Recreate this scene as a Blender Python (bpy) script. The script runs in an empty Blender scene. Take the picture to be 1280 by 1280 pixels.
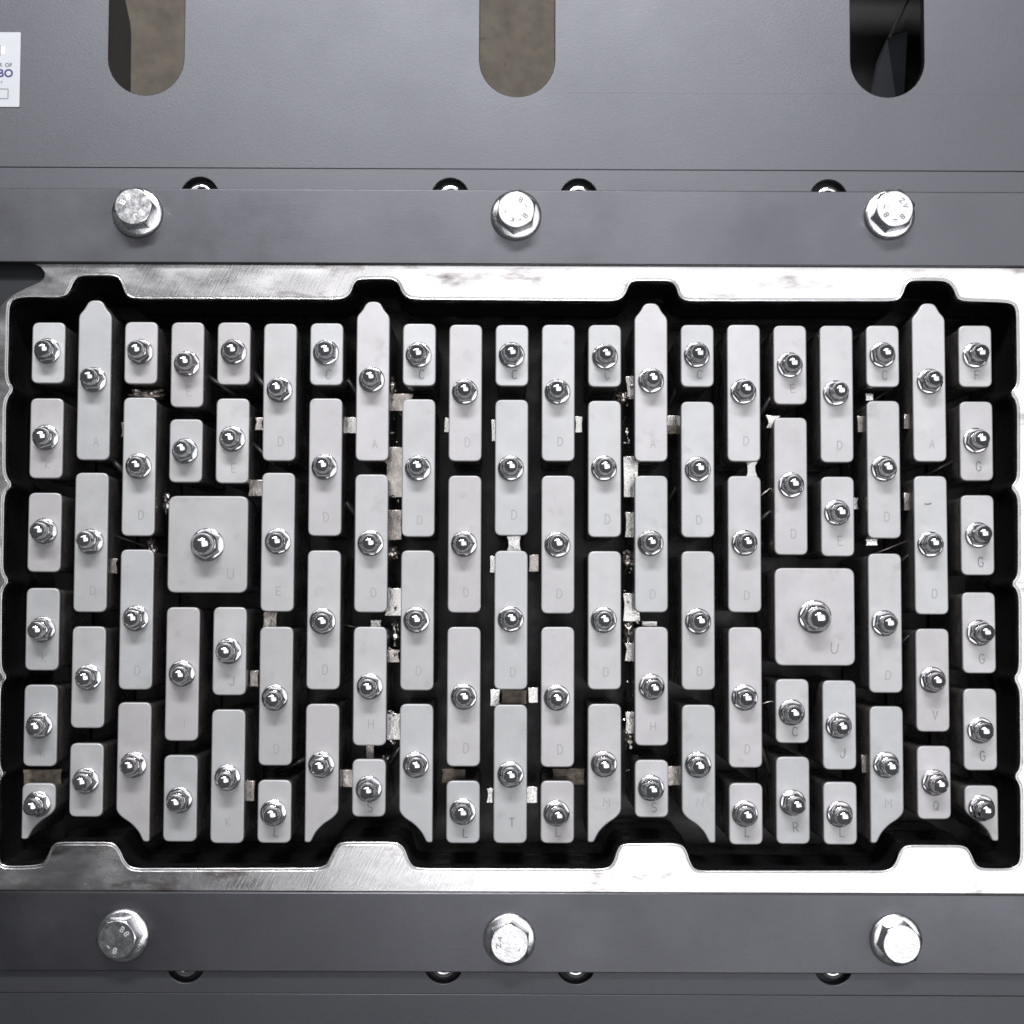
import bpy, bmesh, math, random
from mathutils import Vector

random.seed(7)
S = 0.001                      # the tables below are in millimetres
scene = bpy.context.scene
COL = scene.collection

# ------------------------------------------------------------------ camera
cam_data = bpy.data.cameras.new('camera')
cam = bpy.data.objects.new('camera', cam_data)
COL.objects.link(cam)
cam.location = (-0.001149, 0.0, 1.233297)
cam.rotation_euler = (0.05999, -0.00157, 0.00389)
cam_data.sensor_width = 36.0
cam_data.lens = 56.25
cam_data.clip_start = 0.02
cam_data.clip_end = 50.0
scene.camera = cam

# ------------------------------------------------------------------ dim hall + ceiling lamps and an added fill
world = bpy.data.worlds.new('World')
scene.world = world
world.use_nodes = True
bg = world.node_tree.nodes['Background']
bg.inputs[0].default_value = (0.93, 0.96, 1.0, 1)
bg.inputs[1].default_value = 0.075


def area(name, loc, target, sx, sy, watts, col=(0.985, 0.985, 1.0)):
    l = bpy.data.lights.new(name, 'AREA')
    l.shape = 'RECTANGLE'
    l.size, l.size_y, l.energy, l.color = sx, sy, watts, col
    o = bpy.data.objects.new(name, l)
    COL.objects.link(o)
    o.location = loc
    o.rotation_euler = (Vector(target) - Vector(loc)).to_track_quat('-Z', 'Y').to_euler()
    return o


area('tube_and_fill_lamp', (-0.10, 2.35, 2.75), (-0.05, 0.1, 0), 1.5, 0.35, 112)
area('tube_and_fill_lamp', (-1.70, 2.00, 2.75), (-1.70, 2.00, 0), 1.5, 0.45, 14)  # fill lamp added to brighten the panel's upper left, no such tube known
area('ceiling_panel_lamp', (1.15, 0.75, 2.60), (1.15, 0.75, 0), 3.4, 1.56, 20)
area('ceiling_panel_lamp', (1.30, -0.48, 2.60), (1.30, -0.48, 0), 3.2, 0.88, 18.5)
scene.cycles.filter_width = 1.7

scene.view_settings.view_transform = 'Standard'
scene.view_settings.look = 'None'
scene.view_settings.exposure = 0.0
scene.view_settings.gamma = 1.0


# ------------------------------------------------------------------ materials
def mat(name, col, rough, metal=0.0, spec=0.5, mottle=0.0, mscale=20, rvar=0.0, rscale=60,
        bump=0.0, bscale=900, stretch=(1, 1, 1), stain=None, coat=0.0, vary=0.0, scratch=None):
    m = bpy.data.materials.new(name)
    m.use_nodes = True
    nt = m.node_tree
    N, L = nt.nodes, nt.links
    b = N['Principled BSDF']
    b.inputs['Base Color'].default_value = (*col, 1)
    b.inputs['Roughness'].default_value = rough
    b.inputs['Metallic'].default_value = metal
    b.inputs['Specular IOR Level'].default_value = spec
    b.inputs['Coat Weight'].default_value = coat
    geo = N.new('ShaderNodeNewGeometry')
    mp = N.new('ShaderNodeMapping')
    mp.inputs['Scale'].default_value = stretch
    L.new(geo.outputs['Position'], mp.inputs['Vector'])

    def noise(sc, det=4, rough_=0.6):
        n = N.new('ShaderNodeTexNoise')
        n.inputs['Scale'].default_value = sc
        n.inputs['Detail'].default_value = det
        n.inputs['Roughness'].default_value = rough_
        L.new(mp.outputs[0], n.inputs['Vector'])
        return n
    colsock = None
    if mottle > 0:
        n = noise(mscale)
        r = N.new('ShaderNodeMapRange')
        r.inputs['From Min'].default_value = 0.3
        r.inputs['From Max'].default_value = 0.7
        r.inputs['To Min'].default_value = 1 - mottle
        r.inputs['To Max'].default_value = 1 + mottle
        L.new(n.outputs['Fac'], r.inputs['Value'])
        v = N.new('ShaderNodeVectorMath')
        v.operation = 'SCALE'
        v.inputs[0].default_value = col
        L.new(r.outputs[0], v.inputs['Scale'])
        colsock = v.outputs[0]
    if stain:
        scol, ssc, lo, hi, sst = stain
        mp2 = N.new('ShaderNodeMapping')
        mp2.inputs['Scale'].default_value = sst
        L.new(geo.outputs['Position'], mp2.inputs['Vector'])
        n = N.new('ShaderNodeTexNoise')
        n.inputs['Scale'].default_value = ssc
        n.inputs['Detail'].default_value = 6
        n.inputs['Roughness'].default_value = 0.65
        L.new(mp2.outputs[0], n.inputs['Vector'])
        r = N.new('ShaderNodeMapRange')
        r.inputs['From Min'].default_value = lo
        r.inputs['From Max'].default_value = hi
        L.new(n.outputs['Fac'], r.inputs['Value'])
        mx = N.new('ShaderNodeMix')
        mx.data_type = 'RGBA'
        L.new(r.outputs[0], mx.inputs['Factor'])
        if colsock:
            L.new(colsock, mx.inputs['A'])
        else:
            mx.inputs['A'].default_value = (*col, 1)
        mx.inputs['B'].default_value = (*scol, 1)
        colsock = mx.outputs['Result']
    if vary > 0:
        oi = N.new('ShaderNodeObjectInfo')
        hs = N.new('ShaderNodeHueSaturation')
        for k, (lo_, hi_, src) in {'Value': (1 - vary, 1 + vary, 'Random')}.items():
            r = N.new('ShaderNodeMapRange')
            r.inputs['To Min'].default_value = lo_
            r.inputs['To Max'].default_value = hi_
            L.new(oi.outputs[src], r.inputs['Value'])
            L.new(r.outputs[0], hs.inputs[k])
        wn = N.new('ShaderNodeTexWhiteNoise')
        wn.noise_dimensions = '1D'
        L.new(oi.outputs['Random'], wn.inputs['W'])
        tint = N.new('ShaderNodeMix')
        tint.data_type = 'RGBA'
        tint.inputs['A'].default_value = (1.0, 0.972, 0.985, 1)
        tint.inputs['B'].default_value = (0.972, 1.0, 1.0, 1)
        L.new(wn.outputs['Value'], tint.inputs['Factor'])
        mul = N.new('ShaderNodeMix')
        mul.data_type = 'RGBA'
        mul.blend_type = 'MULTIPLY'
        mul.inputs['Factor'].default_value = 1.0
        L.new(colsock, hs.inputs['Color'])
        L.new(hs.outputs[0], mul.inputs['A'])
        L.new(tint.outputs['Result'], mul.inputs['B'])
        colsock = mul.outputs['Result']
    if colsock:
        L.new(colsock, b.inputs['Base Color'])
    if rvar > 0:
        n = noise(rscale, 5)
        r = N.new('ShaderNodeMapRange')
        r.inputs['From Min'].default_value = 0.3
        r.inputs['From Max'].default_value = 0.7
        r.inputs['To Min'].default_value = max(0.02, rough - rvar)
        r.inputs['To Max'].default_value = rough + rvar
        L.new(n.outputs['Fac'], r.inputs['Value'])
        L.new(r.outputs[0], b.inputs['Roughness'])
    if bump > 0:
        n = noise(bscale, 3)
        bp = N.new('ShaderNodeBump')
        bp.inputs['Strength'].default_value = bump
        bp.inputs['Distance'].default_value = 0.0003
        L.new(n.outputs['Fac'], bp.inputs['Height'])
        L.new(bp.outputs[0], b.inputs['Normal'])
        if scratch:
            ang, sx_, sy_, st_, lo_, hi_ = scratch
            mr = N.new('ShaderNodeMapping')
            mr.vector_type = 'TEXTURE'
            mr.inputs['Rotation'].default_value = (0, 0, math.radians(ang))
            L.new(geo.outputs['Position'], mr.inputs['Vector'])
            ms = N.new('ShaderNodeMapping')
            ms.inputs['Scale'].default_value = (sx_, sy_, 1)
            L.new(mr.outputs[0], ms.inputs['Vector'])
            n2 = N.new('ShaderNodeTexNoise')
            n2.inputs['Scale'].default_value = 1.0
            n2.inputs['Detail'].default_value = 5
            n2.inputs['Roughness'].default_value = 0.7
            L.new(ms.outputs[0], n2.inputs['Vector'])
            r2 = N.new('ShaderNodeMapRange')
            r2.inputs['From Min'].default_value = lo_
            r2.inputs['From Max'].default_value = hi_
            L.new(n2.outputs['Fac'], r2.inputs['Value'])
            b2 = N.new('ShaderNodeBump')
            b2.inputs['Strength'].default_value = st_
            b2.inputs['Distance'].default_value = 0.0002
            L.new(r2.outputs[0], b2.inputs['Height'])
            L.new(bp.outputs[0], b2.inputs['Normal'])
            L.new(b2.outputs[0], b.inputs['Normal'])
    return m


M = {}
M['plate'] = mat('blasted_zinc', (0.535, 0.530, 0.538), 0.48, metal=0.55, vary=0.05, scratch=(35, 60, 900, 0.12, 0.62, 0.8), mottle=0.05, mscale=55, rvar=0.06,
                 bump=0.25, bscale=1500, stain=((0.40, 0.395, 0.395), 42, 0.58, 0.78, (1, 1, 1)))
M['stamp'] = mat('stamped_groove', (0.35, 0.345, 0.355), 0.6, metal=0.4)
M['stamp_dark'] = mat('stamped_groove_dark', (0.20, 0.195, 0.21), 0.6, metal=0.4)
M['block'] = mat('black_block', (0.10, 0.090, 0.088), 0.27, spec=0.6, rvar=0.12, rscale=70, bump=0.4, bscale=160, mottle=0.4, mscale=60)
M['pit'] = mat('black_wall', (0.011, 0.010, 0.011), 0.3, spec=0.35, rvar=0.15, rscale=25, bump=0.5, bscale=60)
M['chrome'] = mat('bright_zinc', (0.82, 0.815, 0.83), 0.10, metal=1.0, rvar=0.06, rscale=300, mottle=0.06, mscale=90, vary=0.10, bump=0.15, bscale=700)
M['bolt'] = mat('zinc_bolt', (0.78, 0.78, 0.80), 0.24, metal=1.0, rvar=0.08, rscale=200, mottle=0.1, mscale=120, bump=0.35, bscale=420)
M['mark_lit'] = mat('stamped_mark_lit', (0.92, 0.92, 0.94), 0.5, metal=1.0)  # pale stamps: light caught by their edges is put into the colour
M['mark_shaded'] = mat('stamped_shade', (0.13, 0.135, 0.15), 0.5, metal=1.0)  # dark copy of the same stamps, shade put into the colour
M['frame'] = mat('ground_aluminium', (0.84, 0.825, 0.83), 0.23, metal=1.0, mottle=0.06, mscale=30, rvar=0.10, rscale=22,
                 bump=0.06, bscale=500, stretch=(1, 2.2, 1), scratch=(62, 45, 800, 0.16, 0.45, 0.75),
                 stain=((0.20, 0.165, 0.165), 13, 0.555, 0.70, (1, 2.8, 1)))
M['lip'] = mat('polished_lip', (0.86, 0.86, 0.87), 0.2, metal=1.0, rvar=0.06, rscale=120)
M['paint'] = mat('grey_paint', (0.118, 0.120, 0.133), 0.47, metal=0.97, spec=0.5, mottle=0.03, mscale=9, rvar=0.02, rscale=14,
                 bump=0.35, bscale=1100, scratch=(4, 14, 700, 0.06, 0.66, 0.8), stain=((0.085, 0.088, 0.095), 120, 0.70, 0.78, (1, 1, 1)))
M['bar'] = mat('steel_bar', (0.131, 0.132, 0.147), 0.36, metal=0.95, spec=0.5, mottle=0.035, mscale=14, rvar=0.07, rscale=12,
               bump=0.18, bscale=900, scratch=(3, 10, 800, 0.12, 0.58, 0.8), stain=((0.34, 0.34, 0.36), 260, 0.74, 0.80, (1, 1, 1)))
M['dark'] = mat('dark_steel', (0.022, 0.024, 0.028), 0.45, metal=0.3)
M['bracket'] = mat('bare_bracket', (0.82, 0.80, 0.78), 0.2, metal=1.0, rvar=0.1, rscale=150, bump=0.6, bscale=500,
                   mottle=0.12, mscale=150)
M['worn'] = mat('worn_bracket', (0.60, 0.545, 0.51), 0.28, metal=0.9, rvar=0.1, rscale=150, bump=0.7, bscale=400,
                mottle=0.35, mscale=160)
M['rusty'] = mat('rusty_bracket', (0.20, 0.165, 0.135), 0.45, metal=0.6, bump=1.0, bscale=400, mottle=0.6, mscale=170)
M['rod'] = mat('black_rod', (0.035, 0.034, 0.036), 0.35, metal=0.2, mottle=0.4, mscale=120)
M['white'] = mat('label_white', (0.60, 0.62, 0.65), 0.4, metal=0.15, mottle=0.03, mscale=40)
M['navy'] = mat('label_navy', (0.035, 0.02, 0.19), 0.45)
M['ink'] = mat('label_ink', (0.13, 0.14, 0.15), 0.5)
M['bare'] = mat('label_bright', (0.95, 0.95, 0.95), 0.3)
M['concrete'] = mat('concrete', (0.165, 0.144, 0.115), 0.8, mottle=0.22, mscale=34, bump=0.3, bscale=60,
                    stain=((0.09, 0.078, 0.066), 60, 0.60, 0.74, (1, 1, 1)))
M['slate'] = mat('slate_paint', (0.05, 0.058, 0.07), 0.42, metal=0.3, mottle=0.1, mscale=20)
M['dark_box'] = mat('box_black', (0.012, 0.012, 0.013), 0.3, mottle=0.5, mscale=14)
M['flap'] = mat('flap_blue_grey', (0.024, 0.028, 0.034), 0.35, metal=0.2, mottle=0.25, mscale=20)


# ------------------------------------------------------------------ mesh helpers
def newobj(name, bm, m, parent=None, loc=(0, 0, 0)):
    me = bpy.data.meshes.new(name)
    bmesh.ops.recalc_face_normals(bm, faces=bm.faces)
    bm.to_mesh(me)
    bm.free()
    me.materials.append(M[m])
    o = bpy.data.objects.new(name, me)
    COL.objects.link(o)
    o.location = [v * S for v in loc]
    if parent:
        o.parent = parent
    return o


def link(name, me, parent=None, loc=(0, 0, 0), rz=0.0, sc=1.0):
    o = bpy.data.objects.new(name, me)
    COL.objects.link(o)
    o.location = [v * S for v in loc]
    o.rotation_euler = (0, 0, rz)
    o.scale = (sc, sc, sc)
    if parent:
        o.parent = parent
    return o


def empty(name, loc):
    o = bpy.data.objects.new(name, None)
    o.empty_display_size = 0.01
    COL.objects.link(o)
    o.location = [v * S for v in loc]
    return o


def tag(o, label, cat, group=None, kind=None):
    o['label'] = label
    o['category'] = cat
    if group:
        o['group'] = group
    if kind:
        o['kind'] = kind
    return o


def offset(poly, d):
    """poly CCW; positive d grows it."""
    n = len(poly)
    out = []
    for i in range(n):
        p0, p1, p2 = poly[i - 1], poly[i], poly[(i + 1) % n]
        a = Vector((p1[0] - p0[0], p1[1] - p0[1])).normalized()
        b = Vector((p2[0] - p1[0], p2[1] - p1[1])).normalized()
        na, nb = Vector((a.y, -a.x)), Vector((b.y, -b.x))
        h = na + nb
        if h.length < 1e-6:
            h = na
        h.normalize()
        k = d / max(0.5, h.dot(na))
        out.append((p1[0] + h.x * k, p1[1] + h.y * k))
    return out


def area2(p):
    return sum(p[i - 1][0] * p[i][1] - p[i][0] * p[i - 1][1] for i in range(len(p)))


def ccw(p):
    return p if area2(p) > 0 else p[::-1]


def chaikin(p, it=2, k=0.25):
    for _ in range(it):
        q = []
        for i in range(len(p)):
            a, b = p[i], p[(i + 1) % len(p)]
            L_ = math.hypot(b[0] - a[0], b[1] - a[1])
            t = min(k, 4.0 / L_) if L_ > 0 else k      # long edges stay straight
            q.append((a[0] + (b[0] - a[0]) * t, a[1] + (b[1] - a[1]) * t))
            q.append((b[0] + (a[0] - b[0]) * t, b[1] + (a[1] - b[1]) * t))
        p = q
    return p


def fillet(pts, seg=5):
    """pts: (x, y, r) -> rounded polygon."""
    out = []
    n = len(pts)
    for i in range(n):
        p0, p1, p2 = Vector(pts[i - 1][:2]), Vector(pts[i][:2]), Vector(pts[(i + 1) % n][:2])
        r = pts[i][2]
        if r <= 0:
            out.append(tuple(p1))
            continue
        a, b = (p0 - p1), (p2 - p1)
        t = min(r, a.length * 0.49, b.length * 0.49)
        A, B = p1 + a.normalized() * t, p1 + b.normalized() * t
        for k in range(seg + 1):
            u = k / seg
            q = A * (1 - u) ** 2 + p1 * 2 * u * (1 - u) * 0.98 + B * u ** 2 + p1 * 2 * u * (1 - u) * 0.02
            out.append(tuple(q))
    return out


def ringverts(bm, poly, z):
    return [bm.verts.new((x * S, y * S, z * S)) for x, y in poly]


def bridge(bm, a, b, smooth=True):
    n = len(a)
    for i in range(n):
        f = bm.faces.new((a[i], a[(i + 1) % n], b[(i + 1) % n], b[i]))
        f.smooth = smooth


def prism(poly, z0, z1, bev=0.0, seg=3, smooth=True, cap_bottom=True):
    poly = ccw(poly)
    bm = bmesh.new()
    prev = ringverts(bm, poly, z0)
    if cap_bottom:
        bm.faces.new(prev[::-1])
    r = ringverts(bm, poly, z1 - bev)
    bridge(bm, prev, r, smooth)
    prev = r
    if bev > 0:
        for k in range(1, seg + 1):
            t = math.pi / 2 * k / seg
            r = ringverts(bm, offset(poly, -bev * (1 - math.cos(t))), z1 - bev + bev * math.sin(t))
            bridge(bm, prev, r, smooth)
            prev = r
    bm.faces.new(prev)
    return bm


def sweep(bm, poly, prof):
    """closed outline x open profile of (outward offset, z)."""
    poly = ccw(poly)
    prev = None
    for d, z in prof:
        r = ringverts(bm, offset(poly, d) if abs(d) > 1e-9 else poly, z)
        if prev:
            bridge(bm, prev, r)
        prev = r


def holed(outer, holes, z0, z1, bev=0.0):
    """slab with holes: flat top and bottom, walls."""
    bm = bmesh.new()
    loops = [ccw(outer)] + [ccw(h) for h in holes]

    def cap(loops_, z):
        rings = []
        edges = []
        for lp in loops_:
            v = ringverts(bm, lp, z)
            rings.append(v)
            edges += [bm.edges.new((v[i], v[(i + 1) % len(v)])) for i in range(len(v))]
        bmesh.ops.triangle_fill(bm, use_beauty=True, use_dissolve=False, edges=edges)
        return rings
    tl = [offset(l, (-bev if i == 0 else bev)) for i, l in enumerate(loops)] if bev else loops
    top = cap(tl, z1)
    bot = cap(loops, z0)
    if bev:
        mid = [ringverts(bm, l, z1 - bev) for l in loops]
        for a, b, c in zip(bot, mid, top):
            bridge(bm, a, b)
            bridge(bm, b, c)
    else:
        for a, b in zip(bot, top):
            bridge(bm, a, b)
    return bm


def rect(x0, x1, y0, y1):
    return [(x0, y0), (x1, y0), (x1, y1), (x0, y1)]


def circle(x, y, r, n=32):
    return [(x + r * math.cos(2 * math.pi * i / n), y + r * math.sin(2 * math.pi * i / n)) for i in range(n)]


def lathe(prof, n=32, sharp=()):
    bm = bmesh.new()
    prev = None
    for k, (r, z) in enumerate(prof):
        if r < 1e-6:
            c = bm.verts.new((0, 0, z * S))
            for i in range(n):
                f = bm.faces.new((prev[i], prev[(i + 1) % n], c))
                f.smooth = True
            prev = None
            continue
        ring = ringverts(bm, circle(0, 0, r, n), z)
        if prev:
            bridge(bm, prev, ring, k not in sharp)
        prev = ring
    return bm


def hexhead(ap, rc, z0, z1, n=48, slope=0.5, cap=True):
    """hexagon with a turned chamfer at its top."""
    bm = bmesh.new()
    lo, mi, to = [], [], []
    for i in range(n):
        t = 2 * math.pi * i / n
        d = (t % (math.pi / 3)) - math.pi / 6
        r = ap / math.cos(d)
        c, s = math.cos(t), math.sin(t)
        lo.append(bm.verts.new((r * c * S, r * s * S, z0 * S)))
        mi.append(bm.verts.new((r * c * S, r * s * S, (z1 - max(0.05, (r - rc) * slope)) * S)))
        to.append(bm.verts.new((rc * c * S, rc * s * S, z1 * S)))
    bridge(bm, lo, mi, False)
    bridge(bm, mi, to, True)
    if cap:
        bm.faces.new(to)
    return bm


STROKES = {
    'A': [[(0, 0), (.5, 1), (1, 0)], [(.2, .38), (.8, .38)]],
    'C': [[(1, .82), (.75, 1), (.25, 1), (0, .75), (0, .25), (.25, 0), (.75, 0), (1, .18)]],
    'D': [[(0, 0), (0, 1), (.6, 1), (1, .72), (1, .28), (.6, 0), (0, 0)]],
    'E': [[(1, 0), (0, 0), (0, 1), (1, 1)], [(0, .5), (.75, .5)]],
    'F': [[(0, 0), (0, 1), (1, 1)], [(0, .52), (.75, .52)]],
    'G': [[(1, .82), (.75, 1), (.25, 1), (0, .75), (0, .25), (.25, 0), (.75, 0), (1, .25), (1, .45), (.6, .45)]],
    'H': [[(0, 0), (0, 1)], [(1, 0), (1, 1)], [(0, .5), (1, .5)]],
    'I': [[(.5, 0), (.5, 1)]],
    'J': [[(1, 1), (1, .25), (.75, 0), (.3, 0), (0, .25)]],
    'K': [[(0, 0), (0, 1)], [(1, 1), (0, .45), (1, 0)]],
    'L': [[(0, 1), (0, 0), (1, 0)]],
    'M': [[(0, 0), (0, 1), (.5, .4), (1, 1), (1, 0)]],
    'N': [[(0, 0), (0, 1), (1, 0), (1, 1)]],
    'Q': [[(.3, 0), (0, .3), (0, .7), (.3, 1), (.7, 1), (1, .7), (1, .3), (.7, 0), (.3, 0)], [(.6, .3), (1, 0)]],
    'R': [[(0, 0), (0, 1), (.7, 1), (1, .8), (1, .65), (.7, .48), (0, .48)], [(.5, .48), (1, 0)]],
    'S': [[(1, .85), (.7, 1), (.3, 1), (0, .8), (.2, .55), (.8, .45), (1, .2), (.7, 0), (.3, 0), (0, .15)]],
    'T': [[(.5, 0), (.5, 1)], [(0, 1), (1, 1)]],
    'U': [[(0, 1), (0, .25), (.3, 0), (.7, 0), (1, .25), (1, 1)]],
    'V': [[(0, 1), (.5, 0), (1, 1)]],
    'Z': [[(0, 1), (1, 1), (0, 0), (1, 0)]],
    '8': [[(.3, .5), (0, .7), (.2, 1), (.8, 1), (1, .7), (.7, .5), (.3, .5), (0, .25), (.2, 0), (.8, 0), (1, .25), (.7, .5)]],
    '2': [[(0, .8), (.3, 1), (.8, 1), (1, .7), (0, 0), (1, 0)]],
    '-': [[(0, .5), (1, .5)]],
}


def glyph(bm, ch, cx, cy, w, h, t, z0, z1, rot=0.0):
    """single-stroke character of line width t."""
    cr, sr = math.cos(rot), math.sin(rot)

    def P(u, v):
        x, y = (u - .5) * w, (v - .5) * h
        return Vector((cx + x * cr - y * sr, cy + x * sr + y * cr))
    for st in STROKES[ch]:
        pts = [P(*p) for p in st]
        L_, R_ = [], []
        for i, p in enumerate(pts):
            a = (p - pts[i - 1]).normalized() if i > 0 else (pts[1] - p).normalized()
            b = (pts[i + 1] - p).normalized() if i < len(pts) - 1 else a
            d = (a + b)
            d = d.normalized() if d.length > 0.2 else a
            nrm = Vector((-d.y, d.x))
            k = t / 2 / max(0.6, abs(nrm.dot(Vector((-a.y, a.x)))))
            L_.append(p + nrm * k)
            R_.append(p - nrm * k)
        top = [[bm.verts.new((v.x * S, v.y * S, z1 * S)) for v in q] for q in (L_, R_)]
        bot = [[bm.verts.new((v.x * S, v.y * S, z0 * S)) for v in q] for q in (L_, R_)]
        for i in range(len(pts) - 1):
            bm.faces.new((top[0][i], top[0][i + 1], top[1][i + 1], top[1][i]))
            bm.faces.new((bot[0][i], bot[0][i + 1], top[0][i + 1], top[0][i]))
            bm.faces.new((top[1][i], top[1][i + 1], bot[1][i + 1], bot[1][i]))
        for e in (0, -1):
            bm.faces.new((top[0][e], top[1][e], bot[1][e], bot[0][e]))


def shared(bm, m, name):
    me = bpy.data.meshes.new(name)
    bmesh.ops.recalc_face_normals(bm, faces=bm.faces)
    bm.to_mesh(me)
    bm.free()
    me.materials.append(M[m])
    return me


# ------------------------------------------------------------------ measured layout, millimetres
# column, place from the top, shape, top y, bottom y, nut y, letter, letter y
PLATES = [
    (1,1,'r',220.3,172.7,197.7,'',0),
    (1,2,'r',160.9,98.7,130.3,'K',109.2),
    (1,3,'r',87.5,26.4,57.8,'',0),
    (1,4,'r',14.0,-49.1,-17.9,'K',-39.3),
    (1,5,'r',-60.1,-122.2,-91.2,'K',-111.9),
    (1,6,'nl',-135.0,-177.3,-150.7,'',0),
    (2,1,'a',237.7,113.1,175.4,'A',127.4),
    (2,2,'r',103.1,-4.3,49.9,'D',12.3),
    (2,3,'r',-15.3,-92.9,-54.5,'',0),
    (2,4,'r',-104.5,-160.2,-133.0,'',0),
    (3,1,'r',220.9,172.4,197.4,'',0),
    (3,2,'r',161.8,54.4,108.3,'D',70.5),
    (3,3,'r',43.9,-63.5,-9.0,'D',-48.8),
    (3,4,'nr',-73.3,-178.8,-120.7,'',0),
    (4,1,'r',220.8,154.4,188.2,'E',166.9),
    (4,2,'r',145.1,96.0,120.2,'',0),
    (4,4,'r',-0.3,-102.4,-51.1,'I',-89.0),
    (4,5,'r',-113.3,-178.7,-147.3,'',0),
    (5,1,'r',220.9,172.1,197.7,'',0),
    (5,2,'r',161.4,95.5,129.7,'E',107.3),
    (5,4,'r',-0.1,-67.5,-33.9,'J',-56.5),
    (5,5,'r',-78.5,-179.8,-130.2,'K',-163.5),
    (6,1,'r',220.1,113.0,168.2,'D',128.0),
    (6,2,'r',103.7,-3.4,50.5,'E',12.3),
    (6,3,'r',-15.1,-120.9,-69.2,'D',-108.2),
    (6,4,'r',-131.9,-179.4,-156.7,'L',-171.2),
    (7,1,'r',220.6,172.0,197.4,'C',180.5),
    (7,2,'r',161.7,55.0,108.2,'D',69.8),
    (7,3,'r',43.8,-63.0,-10.7,'D',-47.7),
    (7,4,'nl',-73.9,-178.9,-120.2,'',0),
    (8,1,'a',237.7,113.3,176.3,'A',126.4),
    (8,2,'r',102.8,-3.7,49.5,'D',11.6),
    (8,3,'r',-14.8,-105.5,-60.4,'H',-89.0),
    (8,4,'r',-115.8,-159.4,-138.3,'S',-152.2),
    (9,1,'r',220.5,171.8,195.8,'C',180.8),
    (9,2,'r',161.4,54.6,107.6,'D',67.6),
    (9,3,'r',44.1,-63.3,-9.4,'D',-48.3),
    (9,4,'nr',-73.7,-178.7,-119.9,'',0),
    (10,1,'r',219.8,113.3,167.2,'D',127.9),
    (10,2,'r',102.1,-3.7,49.2,'D',11.9),
    (10,3,'r',-14.6,-121.0,-68.0,'D',-107.0),
    (10,4,'r',-131.9,-179.1,-155.3,'L',-171.3),
    (11,1,'r',219.9,172.0,196.1,'C',181.1),
    (11,2,'r',161.3,55.8,107.9,'D',71.9),
    (11,3,'r',44.1,-62.4,-8.5,'D',-49.0),
    (11,4,'r',-74.0,-179.0,-126.9,'T',-163.6),
    (12,1,'r',220.1,113.6,167.5,'D',128.8),
    (12,2,'r',102.4,-4.1,48.9,'D',11.3),
    (12,3,'r',-14.3,-121.3,-68.4,'D',-107.7),
    (12,4,'r',-131.7,-178.9,-156.2,'L',-170.4),
    (13,1,'r',220.2,171.6,195.1,'C',181.4),
    (13,2,'r',160.8,54.9,108.2,'D',68.8),
    (13,3,'r',44.1,-62.1,-8.9,'D',-48.7),
    (13,4,'nl',-73.1,-178.1,-118.8,'M',-147.9),
    (14,1,'a',237.3,113.6,176.5,'A',127.5),
    (14,2,'r',102.6,-2.9,50.4,'D',10.9),
    (14,3,'r',-14.0,-104.7,-59.9,'H',-90.1),
    (14,4,'r',-115.6,-159.1,-136.8,'S',-151.4),
    (15,1,'r',220.5,171.9,196.7,'C',181.7),
    (15,2,'r',160.4,54.9,107.5,'D',68.5),
    (15,3,'r',44.4,-62.2,-9.6,'D',-47.8),
    (15,4,'nr',-73.5,-178.2,-119.1,'N',-147.6),
    (16,1,'r',220.7,113.9,168.1,'D',130.0),
    (16,2,'r',102.7,-2.6,50.9,'D',10.6),
    (16,3,'r',-14.0,-121.2,-67.8,'D',-107.1),
    (16,4,'r',-132.9,-179.4,-156.0,'L',-169.9),
    (17,1,'r',220.2,158.5,189.1,'E',171.0),
    (17,2,'r',148.2,41.8,95.6,'D',58.2),
    (17,4,'r',-53.6,-102.4,-79.0,'C',-93.6),
    (17,5,'r',-112.8,-178.8,-147.4,'R',-166.1),
    (18,1,'r',220.3,113.5,167.4,'D',126.8),
    (18,2,'r',102.4,40.8,74.5,'E',52.8),
    (18,4,'r',-54.5,-122.4,-88.9,'J',-109.6),
    (18,5,'r',-131.8,-179.1,-156.0,'L',-169.6),
    (19,1,'r',220.5,172.3,197.3,'C',181.6),
    (19,2,'r',161.6,54.8,108.7,'D',71.5),
    (19,3,'r',43.1,-63.8,-10.5,'D',-50.3),
    (19,4,'nl',-74.1,-177.9,-118.6,'M',-147.7),
    (20,1,'a',238.2,114.4,176.8,'A',128.1),
    (20,2,'r',103.3,-3.6,50.2,'D',12.4),
    (20,3,'r',-14.6,-93.3,-53.8,'V',-80.7),
    (20,4,'r',-104.2,-159.7,-131.8,'Q',-149.4),
    (21,1,'r',220.8,172.7,197.3,'F',181.9),
    (21,2,'r',161.3,99.7,130.8,'G',110.9),
    (21,3,'r',88.5,26.7,57.6,'G',36.8),
    (21,4,'r',13.5,-48.6,-17.6,'G',-37.5),
    (21,5,'r',-60.4,-122.6,-92.1,'G',-111.6),
    (21,6,'nr',-134.1,-175.9,-151.1,'',0),
]
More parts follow.
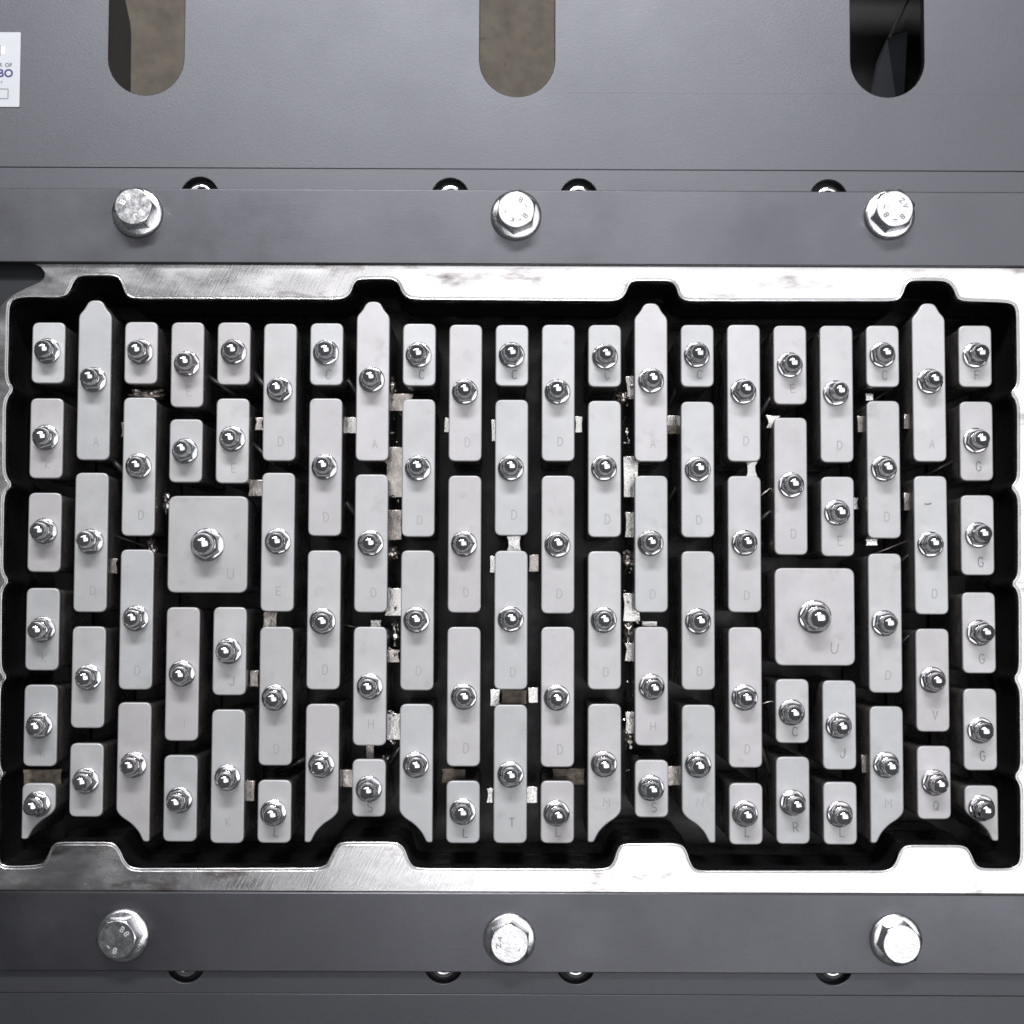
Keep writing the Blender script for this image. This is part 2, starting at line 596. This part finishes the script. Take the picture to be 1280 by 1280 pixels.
# x, y of the opening in the frame
HOLE = [(-390.3, 231.7), (-388.5, 236.7), (-380.5, 239.5), (-348.2, 239.4), (-343.5, 244.5), (-340.4, 252.6), (-336.7, 256.4), (-308.8, 256.9), (-304.3, 252.2), (-301.0, 242.3), (-296.0, 238.6), (-131.9, 238.5), (-125.4, 243.1), (-122.7, 252.0), (-119.0, 254.5), (-93.5, 254.9), (-88.5, 251.2), (-86.2, 244.0), (-79.7, 238.7), (81.6, 238.1), (88.1, 243.1), (90.9, 251.3), (94.4, 254.2), (123.3, 254.3), (127.3, 249.8), (128.9, 242.7), (134.5, 238.3), (299.2, 239.0), (304.0, 244.1), (306.6, 252.2), (310.7, 255.4), (337.8, 255.2), (342.7, 249.9), (345.1, 242.6), (348.8, 239.4), (387.3, 238.2), (391.4, 233.9), (391.3, 173.7), (385.3, 167.8), (391.1, 160.6), (390.2, 100.5), (384.6, 94.7), (390.5, 87.9), (389.7, 26.2), (384.1, 20.2), (390.0, 13.6), (389.3, -46.5), (384.8, -52.0), (389.7, -60.6), (389.4, -120.4), (384.1, -126.9), (389.2, -133.8), (388.3, -190.5), (383.3, -196.0), (359.0, -196.1), (354.4, -193.1), (350.6, -183.1), (345.8, -178.6), (303.5, -178.6), (297.0, -181.8), (293.2, -192.7), (288.3, -198.1), (141.2, -198.7), (137.3, -192.4), (134.3, -182.4), (129.4, -178.2), (86.2, -178.4), (81.6, -181.8), (78.2, -193.5), (72.8, -197.7), (-71.5, -197.6), (-76.4, -193.2), (-80.4, -181.4), (-86.9, -177.8), (-127.7, -178.0), (-133.1, -181.0), (-136.7, -189.4), (-141.5, -197.6), (-287.4, -198.4), (-293.0, -193.0), (-296.2, -185.2), (-301.8, -178.6), (-344.4, -178.8), (-348.9, -181.8), (-352.1, -190.2), (-355.6, -195.7), (-369.0, -196.9), (-384.8, -197.0), (-388.5, -193.4), (-389.9, -133.6), (-386.1, -127.6), (-389.6, -121.5), (-390.3, -60.7), (-385.0, -54.3), (-390.0, -47.9), (-391.0, 12.1), (-385.2, 19.4), (-390.5, 26.2), (-390.9, 86.9), (-384.2, 93.4), (-390.4, 101.5), (-391.3, 158.9), (-384.7, 168.0), (-390.2, 174.8)]
# x, y, z, width, height, kind
BRACKETS = [(-128.2, 146.1, -45, 11.5, 13.4, 0), (-97.0, 176.9, -45, 6.4, 17.9, 3), (-88.5, 164.7, -45, 20.4, 14.1, 1), (-93.2, 108.5, -45, 11.5, 40.9, 1), (-93.8, 66.1, -45, 9.6, 24.3, 1), (-93.0, 4.5, -45, 11.5, 22.4, 0), (-92.1, -21.0, -45, 7.7, 19.8, 3), (-93.6, -38.4, -45, 9.6, 10.2, 1), (-93.1, -94.4, -45, 9.6, 21.1, 0), (-51.7, 146.4, -45, 5.1, 12.1, 0), (-14.2, 142.4, -45, 4.5, 17.9, 0), (53.9, 147.5, -45, 7.0, 13.4, 0), (95.4, 177.4, -45, 6.4, 18.5, 0), (95.7, 105.4, -45, 9.6, 33.2, 0), (95.6, 66.9, -45, 7.0, 20.4, 0), (96.2, 0.8, -45, 10.9, 22.4, 0), (94.0, -18.6, -45, 7.7, 15.3, 3), (95.3, -34.5, -45, 7.7, 15.3, 0), (95.6, -90.6, -45, 7.0, 17.2, 0), (94.6, -105.1, -45, 6.4, 10.9, 3), (129.4, 151.0, -45, 11.5, 8.3, 0), (129.4, 143.6, -45, 11.5, 7.7, 2), (192.9, 111.9, -45, 10.2, 13.4, 0), (206.0, 147.4, -20, 12.1, 10.2, 0), (282.1, 167.4, -20, 6.4, 6.4, 0), (274.6, 145.8, -20, 4.5, 12.8, 1), (311.2, 147.9, -20, 4.5, 11.5, 1), (310.5, 84.7, -20, 4.5, 14.1, 1), (269.7, 83.0, -20, 7.0, 9.6, 0), (282.9, 52.8, -20, 10.2, 5.7, 0), (1.9, 51.8, -45, 12.8, 14.1, 0), (-14.3, 34.8, -45, 5.7, 13.4, 0), (18.3, 35.9, -45, 8.3, 14.1, 1), (-12.5, -71.1, -45, 8.3, 14.1, 0), (18.0, -69.0, -45, 8.3, 12.8, 0), (2.7, -70.4, -45, 21.1, 11.5, 2), (-44.9, -133.0, -45, 19.2, 11.5, 2), (46.1, -133.3, -45, 26.2, 12.8, 2), (17.0, -147.5, -45, 9.6, 13.4, 0), (-16.0, -148.3, -45, 5.7, 12.1, 0), (130.1, -132.3, -45, 12.8, 15.3, 1), (-128.9, -135.2, -45, 10.9, 14.1, 1), (-111.3, -113.4, -45, 7.0, 9.6, 1), (-188.2, -10.0, -20, 10.9, 12.8, 1), (-200.1, -55.5, -20, 7.0, 12.8, 1), (-311.5, 31.7, -20, 7.0, 12.1, 1), (-202.4, -142.4, -20, 7.7, 16.0, 1), (-282.3, 44.6, -20, 5.7, 19.2, 3), (-270.7, 82.1, -20, 5.1, 16.0, 3), (-198.7, 143.9, -20, 7.7, 10.2, 1), (-305.3, 139.0, -20, 4.5, 11.5, 1), (-363.4, -132.2, -20, 29.4, 11.5, 2), (110.6, -11.9, -45, 12.8, 4.5, 0), (-107.5, -12.7, -45, 10.2, 5.7, 0), (275.0, -119.9, -20, 3.8, 14.1, 1), (-199.9, 93.4, -20, 14.1, 12.8, 1), (-288.2, 167.0, -20, 22.4, 8.9, 3), (88.9, 168.9, -45, 10.2, 9.6, 3), (92.8, 38.1, -45, 7.7, 14.1, 3), (195.1, 51.3, -45, 10.2, 11.5, 3), (-94.6, 43.1, -45, 8.9, 10.2, 3)]
# x0, y0, x1, y1, z, thickness
RODS = [(286.7, 44.0, 305.7, 51.6, -26, 1), (282.1, 162.4, 296.8, 172.1, -26, 1.5), (-139.2, 192.3, -121.5, 167.6, -54, 4), (-202.7, 182.8, -191.8, 170.1, -26, 4), (-203.3, 128.0, -191.7, 116.7, -26, 3), (-142.7, 94.8, -120.6, 69.1, -54, 5), (-98.9, 171.6, -86.4, 150.9, -54, 1), (136.1, 103.7, 128.3, 89.5, -54, 3), (129.7, 168.7, 137.6, 188.3, -54, 3), (81.2, 129.5, 89.6, 149.0, -54, 1.5), (194.9, 87.8, 203.8, 94.8, -26, 1), (196.1, 70.1, 203.7, 76.4, -26, 3), (-240.7, 182.6, -224.7, 171.2, -26, 3), (-308.1, 54.2, -285.3, 46.7, -26, 1.5), (308.1, 39.0, 315.7, 45.3, -26, 2), (308.6, -23.8, 316.3, -17.5, -26, 2), (199.7, 158.9, 208.0, 171.7, -26, 3), (195.3, -74.2, 211.0, -70.4, -26, 1), (201.3, -123.9, 195.1, -105.3, -26, 3), (-137.1, -13.3, -121.0, -17.1, -54, 2), (-315.5, 115.5, -305.9, 106.0, -26, 4), (-164.7, -121.7, -187.0, -131.3, -54, 4), (-88.2, -111.9, -99.5, -127.8, -54, 4), (344.9, 115.0, 332.2, 108.6, -26, 2)]

# ------------------------------------------------------------------ floor far below the mould
bm = prism(rect(-4000, 4000, -4000, 4000), -960, -900, 0)
fl = newobj('floor', bm, 'concrete')
fl['kind'] = 'structure'


def stadium(x, y0, y1, hw, n=18):
    p = []
    for i in range(n + 1):
        t = math.pi + math.pi * i / n
        p.append((x + hw * math.cos(t), y0 + hw + hw * math.sin(t)))
    for i in range(n + 1):
        t = math.pi * i / n
        p.append((x + hw * math.cos(t), y1 - hw + hw * math.sin(t)))
    return p


# ------------------------------------------------------------------ painted panels with lifting slots
up = empty('slotted_panel', (0, 343.6, -12))
tag(up, 'grey painted steel panel with three long rounded slots above the upper clamp bar', 'steel panel')


def child(o, parent):
    o.parent = parent
    o.matrix_parent_inverse = parent.matrix_basis.inverted()
    return o


slots = [stadium(-288.3, 400.6, 600, 29.7), stadium(3.2, 400.6, 600, 29.5), stadium(294.2, 401.4, 600, 29.0)]
child(newobj('sheet', holed(rect(-560, 560, 342.80, 640), slots, -11, -0.5, 0.5), 'paint'), up)
bm = bmesh.new()
# upright web under the panel beside the first slot, its lower edge cut back
web = [(344, -11.2), (344, -82), (428, -82), (478, -80), (486, -76), (500, -56), (512, -38), (530, -27), (640, -25), (640, -11.2)]
a = [bm.verts.new((-319.6 * S, y * S, z * S)) for y, z in web]
b = [bm.verts.new((-328.0 * S, y * S, z * S)) for y, z in web]
bridge(bm, a, b, False)
bm.faces.new(a)
bm.faces.new(b[::-1])
child(newobj('web', bm, 'slate'), up)
for xa, xb in ((42, 280), (308.5, 560)):
    bm = bmesh.new()
    rings = []
    for x in (xa, xb):
        rings.append([bm.verts.new((x * S, (404.5 + dy) * S, (-0.5 + dz) * S)) for dy, dz in ((-.7, -.05), (-.3, .02), (.3, .02), (.7, -.05))])
    bridge(bm, rings[0], rings[1])
    child(newobj('crease', bm, 'paint'), up)
bm = prism(rect(-560, 560, 336, 352), -20, -12.6, 0.4)  # dark strip added behind the seam, standing in for shade in the gap
child(newobj('dark_backing', bm, 'dark'), up)

lo = empty('lower_panel', (0, -293.4, -12))
tag(lo, 'dark grey painted steel panel below the lower clamp bar', 'steel panel')
child(newobj('sheet', prism(rect(-560, 560, -470, -292.62), -11, -0.5, 0.5), 'paint'), lo)
child(newobj('dark_backing', prism(rect(-560, 560, -302, -286), -20, -12.6, 0.4), 'dark'), lo)  # same added dark strip, shading the lower seam

# black box added under the third slot to make it look dark
tr = empty('dark_box', (330, 470, -190))
tag(tr, 'added black box with blue grey flap seen through the slot nearest the top right', 'dark_box')
child(newobj('box_floor', prism(rect(225, 450, 340, 640), -192, -186, 0.5), 'dark_box'), tr)
for nm, r in (('wall', rect(225, 229, 340, 640)), ('wall', rect(446, 450, 340, 640)), ('wall', rect(229, 446, 340, 344)), ('wall', rect(229, 446, 636, 640))):
    child(newobj(nm, prism(r, -186, -40, 0.4), 'dark_box'), tr)
bm = bmesh.new()
pts = [(313, 415, -165), (344.5, 415, -160), (345.5, 506, -140), (330, 503, -150), (322, 484, -156), (317.5, 455, -162)]
t_ = [bm.verts.new((x * S, y * S, z * S)) for x, y, z in pts]
b_ = [bm.verts.new((x * S, y * S, (z - 5) * S)) for x, y, z in pts]
bridge(bm, t_, b_, False)
bm.faces.new(t_)
bm.faces.new(b_[::-1])
child(newobj('flap', bm, 'flap'), tr)
bm = bmesh.new()
pts = [(330.8, 503, -148), (332, 502, -148), (361, 560, -136), (359.6, 561, -136)]
t_ = [bm.verts.new((x * S, y * S, z * S)) for x, y, z in pts]
b_ = [bm.verts.new((x * S, y * S, (z - 10) * S)) for x, y, z in pts]
bridge(bm, t_, b_, False)
bm.faces.new(t_)
bm.faces.new(b_[::-1])
child(newobj('edge_strip', bm, 'rod'), tr)

# ------------------------------------------------------------------ base plates with countersunk socket screws
capscrew = shared(lathe([(10.4, -11), (10.4, -2.6), (9.6, -1.7), (6.6, -1.5), (5.4, -2.2), (5.2, -8), (0, -8)], 32, (1,)), 'chrome', 'socket_screw')


def base_plate(label, y0, y1, sy, xs):
    e = empty('base_plate', (0, (y0 + y1) / 2, -12))
    tag(e, label, 'steel plate')
    child(newobj('sheet', holed(rect(-560, 560, y0, y1), [circle(x, sy, 14.6, 36) for x in xs], -12, 0, 0.4), 'paint'), e)
    for x in xs:
        o = link('socket_screw', capscrew, None, (x, sy, 0), random.random())
        child(o, e)
    child(newobj('dark_backing', prism(rect(-555, 555, min(sy - 16, y0 + 1), max(sy + 16, y1 - 12)) if sy > 0 else rect(-555, 555, y0 + 1, y1 - 12), -16, -12.1, 0), 'dark'), e)


base_plate('narrow grey base plate strip between slotted panel and upper clamp bar', 268, 342.6, 321.0, (-244.5, -48.8, 51.8, 247))
base_plate('narrow dark base plate strip along the underside of the lower clamp bar', -292.4, -218, -270.3, (-246, -50.2, 50.3, 246))

# ------------------------------------------------------------------ clamp bars with flange bolts
flange_me = shared(lathe([(18.6, 0), (19.6, 0.8), (19.6, 2.2), (19.2, 2.8), (17.0, 3.3), (13.0, 4.3), (10, 4.4)], 48), 'bolt', 'flange')
head_me = shared(hexhead(14.0, 13.4, 4.4, 19.0, 48, 0.55), 'bolt', 'bolt')


def clamp_bar(label, y0, y1, bolts):
    e = empty('clamp_bar', (0, (y0 + y1) / 2, 0))
    tag(e, label, 'steel bar')
    child(newobj('bar', prism(rect(-560, 560, y0, y1), 0.2, 7, 0.7, 2), 'bar'), e)
    for (x, y, rz, lean, marks) in bolts:
        o = link('bolt', head_me, None, (x, y, 7), rz)
        o.rotation_euler = (lean[0], lean[1], rz)
        child(o, e)
        link('flange', flange_me, o)
        if marks:
            bm = bmesh.new()
            for ch, r, ang, w, h in marks:
                a = math.radians(ang) - rz
                glyph(bm, ch, r * math.cos(a), r * math.sin(a), w * .85, h * .8, 0.62, 18.9, 19.2, a - math.pi / 2)
            newobj('stamp', bm, 'mark_lit' if x < -100 else 'mark_shaded', o)


D = math.radians
clamp_bar('grey steel clamp bar with three flange bolts above the plates', 266.2, 324.4, [
    (-290.8, 305.2, D(8), (-0.01, 0.03), [('8', 8.5, 158, 3.2, 4.6), ('8', 8.2, 118, 3.2, 4.6), ('J', 8.3, -72, 3, 4.6), ('Z', 8.3, -34, 3.4, 4.6)]),
    (2.7, 304.2, D(22), (-0.006, 0.004), [('8', 8.3, 65, 3, 4.4), ('-', 8.0, 20, 3, 4), ('8', 8.5, -35, 3, 4.4), ('-', 8.6, -70, 3.2, 4), ('K', 8.3, -112, 3, 4.4), ('-', 8.6, 190, 3, 4)]),
    (292.5, 306.0, D(14), (-0.01, 0.012), [('Z', 8.3, 50, 3.2, 4.4), ('V', 8.4, 15, 3, 4.4), ('8', 8.4, -48, 3, 4.4), ('-', 8.6, -90, 3.4, 4), ('8', 8.4, 215, 3, 4.4), ('-', 8.4, 170, 3.4, 4)])])
clamp_bar('dark grey steel clamp bar with three flange bolts below the plates', -274.6, -215.6, [
    (-291.8, -247.6, D(3), (-0.02, -0.03), [('8', 8.4, 62, 3, 4.4), ('8', 8.4, 30, 3, 4.4), ('-', 8.2, 222, 3.4, 4), ('8', 8.4, 262, 3, 4.4)]),
    (-0.1, -249.6, D(26), (0.0, 0.0), [('2', 8.4, 190, 3.2, 4.4), ('A', 8.4, 150, 3.2, 4.4), ('-', 8.4, -30, 3, 4)]),
    (291.8, -249.0, D(12), (0.0, 0.006), [])])

# ------------------------------------------------------------------ bright frame round the opening
hole = ccw(chaikin(HOLE, 2))
outer_s = [(-372.4, 266.0), (-367.0, 263.6), (-363.6, 258.8), (-364.0, 255.1), (-367.1, 251.9), (-375.7, 248.1), (-385.5, 243.0),
           (-393.2, 237.6), (-398.5, 231.0), (-400.5, 222.0)]
outer = outer_s + [(-401.5, -205), (-398, -215.4), (404, -215.4), (407.0, -212), (411, 240), (409, 266.0)]
fr = empty('mould_surround', (0, 20, -110))
tag(fr, 'bright scuffed metal frame with tabbed opening around all the plates', 'metal frame')
child(newobj('rim', holed(ccw(outer), [offset(hole, 2.3)], -8, 2.0, 0.35), 'frame'), fr)
bm = bmesh.new()
sweep(bm, hole, [(0.0, -7), (0.0, 1.5), (0.25, 2.15), (0.8, 2.45), (1.35, 2.15), (1.6, 1.5), (1.6, 0.7), (2.5, 0.5)])
child(newobj('lip', bm, 'lip'), fr)
bm = bmesh.new()
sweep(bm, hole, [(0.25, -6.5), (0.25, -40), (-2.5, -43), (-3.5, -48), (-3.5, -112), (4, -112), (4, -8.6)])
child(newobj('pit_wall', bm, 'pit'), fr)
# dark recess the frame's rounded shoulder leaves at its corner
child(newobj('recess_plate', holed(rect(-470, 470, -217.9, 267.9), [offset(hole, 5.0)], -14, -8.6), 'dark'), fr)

# ------------------------------------------------------------------ what shows deep in the gaps
sg = empty('support_grid', (0, 20, -118))
tag(sg, 'dark support grid of brackets and rods deep in the gaps between plates', 'support grid')
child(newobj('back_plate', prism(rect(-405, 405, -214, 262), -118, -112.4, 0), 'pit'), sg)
for (x, y, z, w, h, k) in BRACKETS:
    if k == 3:
        bm = bmesh.new()
        bmesh.ops.create_icosphere(bm, subdivisions=3, radius=1)
        ph = [random.uniform(0, 6) for _ in range(6)]
        for v in bm.verts:
            c = v.co.copy()
            g = 1 + .28 * math.sin(5 * c.x + ph[0]) * math.sin(6 * c.y + ph[1]) + .2 * math.sin(9 * c.y + ph[2] + 4 * c.z) + random.uniform(-.09, .09)
            v.co = Vector((c.x * g * w * .55 * S, c.y * g * h * .52 * S, c.z * g * 5 * S))
        for f in bm.faces:
            f.smooth = random.random() < .5
        o = newobj('weld_bead', bm, random.choice(('worn', 'worn', 'bracket')), None, (x, y, z - 3))
    else:
        j = lambda a: random.uniform(-a, a)
        if abs(abs(x) - 95) < 6:
            w *= 1.3
        W, H = w / 2, h / 2
        n = random.choice((.02, .05, .14)) * min(w, h)
        p = [(-W + j(.3), -H + j(.3)), (0 + j(W * .4), -H + j(.25)), (W + j(.3), -H + j(.3)), (W - n + j(n * .5), -H * .3 + j(.5)), (W - n + j(n * .6), H * .35 + j(.5)), (W + j(.3), H + j(.3)),
             (0 + j(W * .4), H + j(.25)), (-W + j(.3), H + j(.3)), (-W + n + j(n * .6), H * .3 + j(.5)), (-W + n + j(n * .5), -H * .35 + j(.5))]
        o = newobj('bracket', prism(p, -7, 0, 0.5, 2), ('bracket', 'worn', 'rusty')[k], None, (x, y, z))
        o.rotation_euler = (random.uniform(-.05, .05), random.uniform(-.05, .05), random.uniform(-.02, .02))
    child(o, sg)
for k in range(46):                                # bright crumbs of metal lodged along the two middle columns
    cx_ = random.choice((-93.5, 95.0))
    x, y, z = cx_ + random.uniform(-5.5, 5.5), random.uniform(-135, 185), random.uniform(-44, -30)
    L_, w_ = random.uniform(1.5, 6.5), random.uniform(.6, 2.2)
    bm = bmesh.new()
    prev = None
    bend = random.uniform(-1.2, 1.2)
    for i in range(5):
        t = i / 4 - .5
        px_, py_ = t * L_ * math.cos(bend * t), t * L_ * math.sin(bend * t * 2)
        ww = w_ * (1 - 1.4 * t * t) * random.uniform(.6, 1.3)
        q = [bm.verts.new((px_ * S, (py_ + e * ww / 2) * S, (dz + random.uniform(-.4, .4)) * S)) for e, dz in ((-1, 0), (1, 0), (1, -1.2), (-1, -1.2))]
        if prev:
            bridge(bm, prev, q, False)
        else:
            bm.faces.new(q)
        prev = q
    bm.faces.new(prev[::-1])
    o = newobj('swarf', bm, random.choice(('bracket', 'bracket', 'worn')), None, (x, y, z))
    o.rotation_euler = (random.uniform(-.4, .4), random.uniform(-.4, .4), random.uniform(0, 6.3))
    child(o, sg)
for (x0, y0, x1, y1, z, r) in RODS:
    d = Vector((x1 - x0, y1 - y0))
    L_ = d.length + 14
    bm = bmesh.new()
    rings = []
    for e in (-1, 1):
        rings.append([bm.verts.new((e * L_ / 2 * S, r * .6 * math.cos(t * math.pi / 5) * S, r * .6 * math.sin(t * math.pi / 5) * S)) for t in range(10)])
    bridge(bm, rings[0], rings[1])
    bm.faces.new(rings[0])
    bm.faces.new(rings[1][::-1])
    o = newobj('tie_rod', bm, 'worn' if r <= 1 else 'rod', None, ((x0 + x1) / 2, (y0 + y1) / 2, z))
    o.rotation_euler = (0, random.uniform(-.1, .1), math.atan2(d.y, d.x))
    child(o, sg)

# ------------------------------------------------------------------ the plates, each with its domed nut
nut_hex = shared(hexhead(7.9, 6.4, 1.6, 10.0, 48, 1.25), 'chrome', 'nut')
nut_flange = shared(lathe([(9.5, 0), (10.1, 0.4), (10.1, 1.1), (9.8, 1.45), (8.8, 1.66), (6.5, 2.05)], 40), 'chrome', 'flange')
prof = [(6.35, 9.6), (6.4, 10.2), (6.35, 15.6)]
for i in range(1, 11):
    t = math.pi / 2 * i / 10
    prof.append((6.35 * math.cos(t), 15.6 + 4.9 * math.sin(t)))
prof[-1] = (0, 20.5)
nut_dome = shared(lathe(prof, 32), 'chrome', 'dome')

HW = 12.75
ORD = ['', 'first', 'second', 'third', 'fourth', 'fifth', 'sixth', 'seventh', 'eighth', 'ninth', 'tenth', 'eleventh', 'twelfth', 'thirteenth',
       'fourteenth', 'fifteenth', 'sixteenth', 'seventeenth', 'eighteenth', 'nineteenth', 'twentieth']


def outline(kind, top, bot, hw=HW):
    if kind == 'r':
        r = 5.2
        return fillet([(-hw, bot, r), (hw, bot, r), (hw, top, r), (-hw, top, r)], 5)
    if kind == 'a':                                     # pointed head
        return fillet([(-hw, bot, 5.2), (hw, bot, 5.2), (hw, top - 11.5, 4), (hw - 4.3, top - 7.0, 3), (5.0, top, 4.5), (-5.0, top, 4.5),
                       (-hw + 4.3, top - 7.0, 3), (-hw, top - 11.5, 4)], 4)
    # long point at one lower corner, the other swept away by an arc
    q = [(-hw, bot, 1.6), (-hw + 4.4, bot, 1.6), (-hw + 8.2, bot + 7.6, 2.5), (-hw + 14.0, bot + 13.8, 3.5), (hw - 4.4, bot + 18.2, 3.0),
         (hw, bot + 23.0, 4.2), (hw, top, 5.2), (-hw, top, 5.2)]
    if kind == 'nr':
        q = [(-x, y, r) for x, y, r in q][::-1]
    return fillet(q, 4)


SHAPE = {'r': 'oblong', 'a': 'pointed', 'nl': 'swept-corner', 'nr': 'swept-corner'}


def add_plate(cx, cy, poly, nut, letter, lpos, label, nsc=1.0, lsz=(3.6, 6.8)):
    global last_plate
    e = empty('mould_plate', (cx, cy, -100))
    last_plate = e.name
    tag(e, label, 'metal plate', 'domed nut plates filling the frame')
    loc = [(x - cx, y - cy) for x, y in poly]
    tilt = (random.gauss(0, .0035), random.gauss(0, .0035))
    pl = newobj('plate', prism(loc, -5.5, 0, 0.9, 3), 'plate', e, (0, 0, 100 + random.uniform(-.25, .25)))
    pl.rotation_euler = (tilt[0], tilt[1], 0)
    inner = offset(ccw(loc), -1.1)
    newobj('block', prism(inner, 0, 94.6, 0.5, 2), 'block', e)
    rz = random.uniform(0, math.pi / 3)
    nx, ny = nut[0] - cx + random.uniform(-.5, .5), nut[1] - cy
    o = link('nut', nut_hex, e, (nx, ny, 100.1), rz, nsc)
    o.scale = (nsc, nsc, nsc * random.uniform(.93, 1.08))
    o.rotation_euler = (random.gauss(0, .028), random.gauss(0, .028), rz)
    link('flange', nut_flange, o)
    link('dome', nut_dome, o)
    if letter:
        bm = bmesh.new()
        w = lsz[0] * (1.25 if letter in 'MN' else 1)
        glyph(bm, letter, lpos[0] - cx + random.uniform(-.7, .7), lpos[1] - cy, w, lsz[1] * random.uniform(.93, 1.05), random.uniform(.5, .72), -0.4, 0.05, random.gauss(0, .05))
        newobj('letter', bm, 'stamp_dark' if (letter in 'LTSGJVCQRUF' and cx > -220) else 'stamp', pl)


for (c, r, kind, top, bot, ny, letter, ly) in PLATES:
    cx = (c - 11) * 36.0
    cy = (top + bot) / 2
    short = kind == 'r' and top - bot < 55
    mid = kind == 'r' and 55 <= top - bot < 85
    adj = 'short' if short else ('mid-length' if mid else SHAPE[kind])
    st = ' stamped ' + letter if letter else ''
    colname = ORD[c] + ' column' if c < 21 else 'last column'
    label = f'pale {adj} plate{st}, {ORD[r]} from the top of the {colname} from the left'
    if c == 21:
        label = f'pale {adj} plate{st}, {ORD[r]} from the top of the rightmost column'
    poly = [(cx + x, y) for x, y in outline(kind, top, bot)]
    add_plate(cx, cy, poly, (cx - 0.3, ny), letter, (cx + 1.6, ly), label)

    if (c, r) == (20, 2):
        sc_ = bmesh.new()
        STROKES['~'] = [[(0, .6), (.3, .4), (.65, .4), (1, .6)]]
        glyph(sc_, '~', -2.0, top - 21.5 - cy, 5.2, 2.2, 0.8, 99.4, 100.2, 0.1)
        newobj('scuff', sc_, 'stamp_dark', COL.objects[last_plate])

add_plate(-234, 48.1, fillet([(-264.7, 10.9, 6.5), (-203.2, 10.9, 6.5), (-203.2, 85.5, 6.5), (-264.7, 85.5, 6.5)], 5), (-234.2, 47.8), 'U', (-216.8, 25.7),
          'large square plate stamped U between short plates of the fourth and fifth columns', 1.29, (4.6, 8.0))
add_plate(234, -5.7, fillet([(203.0, -43.2, 6.5), (264.5, -43.2, 6.5), (264.5, 31.7, 6.5), (203.0, 31.7, 6.5)], 5), (233.0, -5.8), 'U', (248.1, -29.6),
          'large square plate stamped U above the short plates stamped C and J', 1.29, (5.2, 8.0))

# ------------------------------------------------------------------ name plate at the panel's edge
npl = newobj('nameplate', prism(fillet([(-470, 390.4, 1), (-386.7, 390.4, 1), (-386.9, 450.2, 1), (-470, 450.2, 1)], 3), -0.45, 0.35, 0.15, 2), 'white')
tag(npl, 'white nameplate with navy and grey lettering cut off at the picture edge', 'nameplate')


def text(s, x, y, size, m, bold=0.0, align='RIGHT', sx=1.0):
    cu = bpy.data.curves.new('lettering', 'FONT')
    cu.body = s
    cu.size = size * S
    cu.offset = bold * S
    cu.extrude = 0.06 * S
    cu.align_x = align
    tmp = bpy.data.objects.new('tmp_text', cu)
    COL.objects.link(tmp)
    bpy.context.view_layer.update()
    me = bpy.data.meshes.new_from_object(tmp.evaluated_get(bpy.context.evaluated_depsgraph_get()))
    me.name = 'lettering'
    bpy.data.objects.remove(tmp)
    me.materials.clear()
    me.materials.append(M[m])
    o = bpy.data.objects.new('lettering', me)
    COL.objects.link(o)
    o.location = (x * S, y * S, 0.42 * S)
    o.scale = (sx, 1, 1)
    o.parent = npl
    return o


text('OF', -393.2, 422.4, 4.3, 'ink', 0.1)
text('R', -400.9, 422.4, 4.3, 'ink', 0.1)
text('O', -392.2, 414.4, 8.7, 'navy', 0.25)
text('B', -399.5, 414.4, 8.7, 'navy', 0.25)
text('P', -400.4, 409.2, 2.6, 'ink', 0.03)
bm = bmesh.new()
o_ = fillet([(-440, 396.7, 1), (-395.5, 396.7, 1), (-395.5, 405.0, 1), (-440, 405.0, 1)], 4)
bm2 = holed(o_, [offset(ccw(o_), -0.6)], 0.33, 0.44)
bm.free()
newobj('ruled_box', bm2, 'ink', npl)
newobj('emblem', prism(fillet([(-412, 432.4, 1), (-398.9, 432.4, 1), (-398.9, 438.9, 1), (-412, 438.9, 1)], 3), 0.33, 0.46, 0), 'bare', npl)
newobj('emblem_edge', prism(rect(-412, -402.5, 431.4, 439.6), 0.33, 0.50, 0), 'ink', npl)
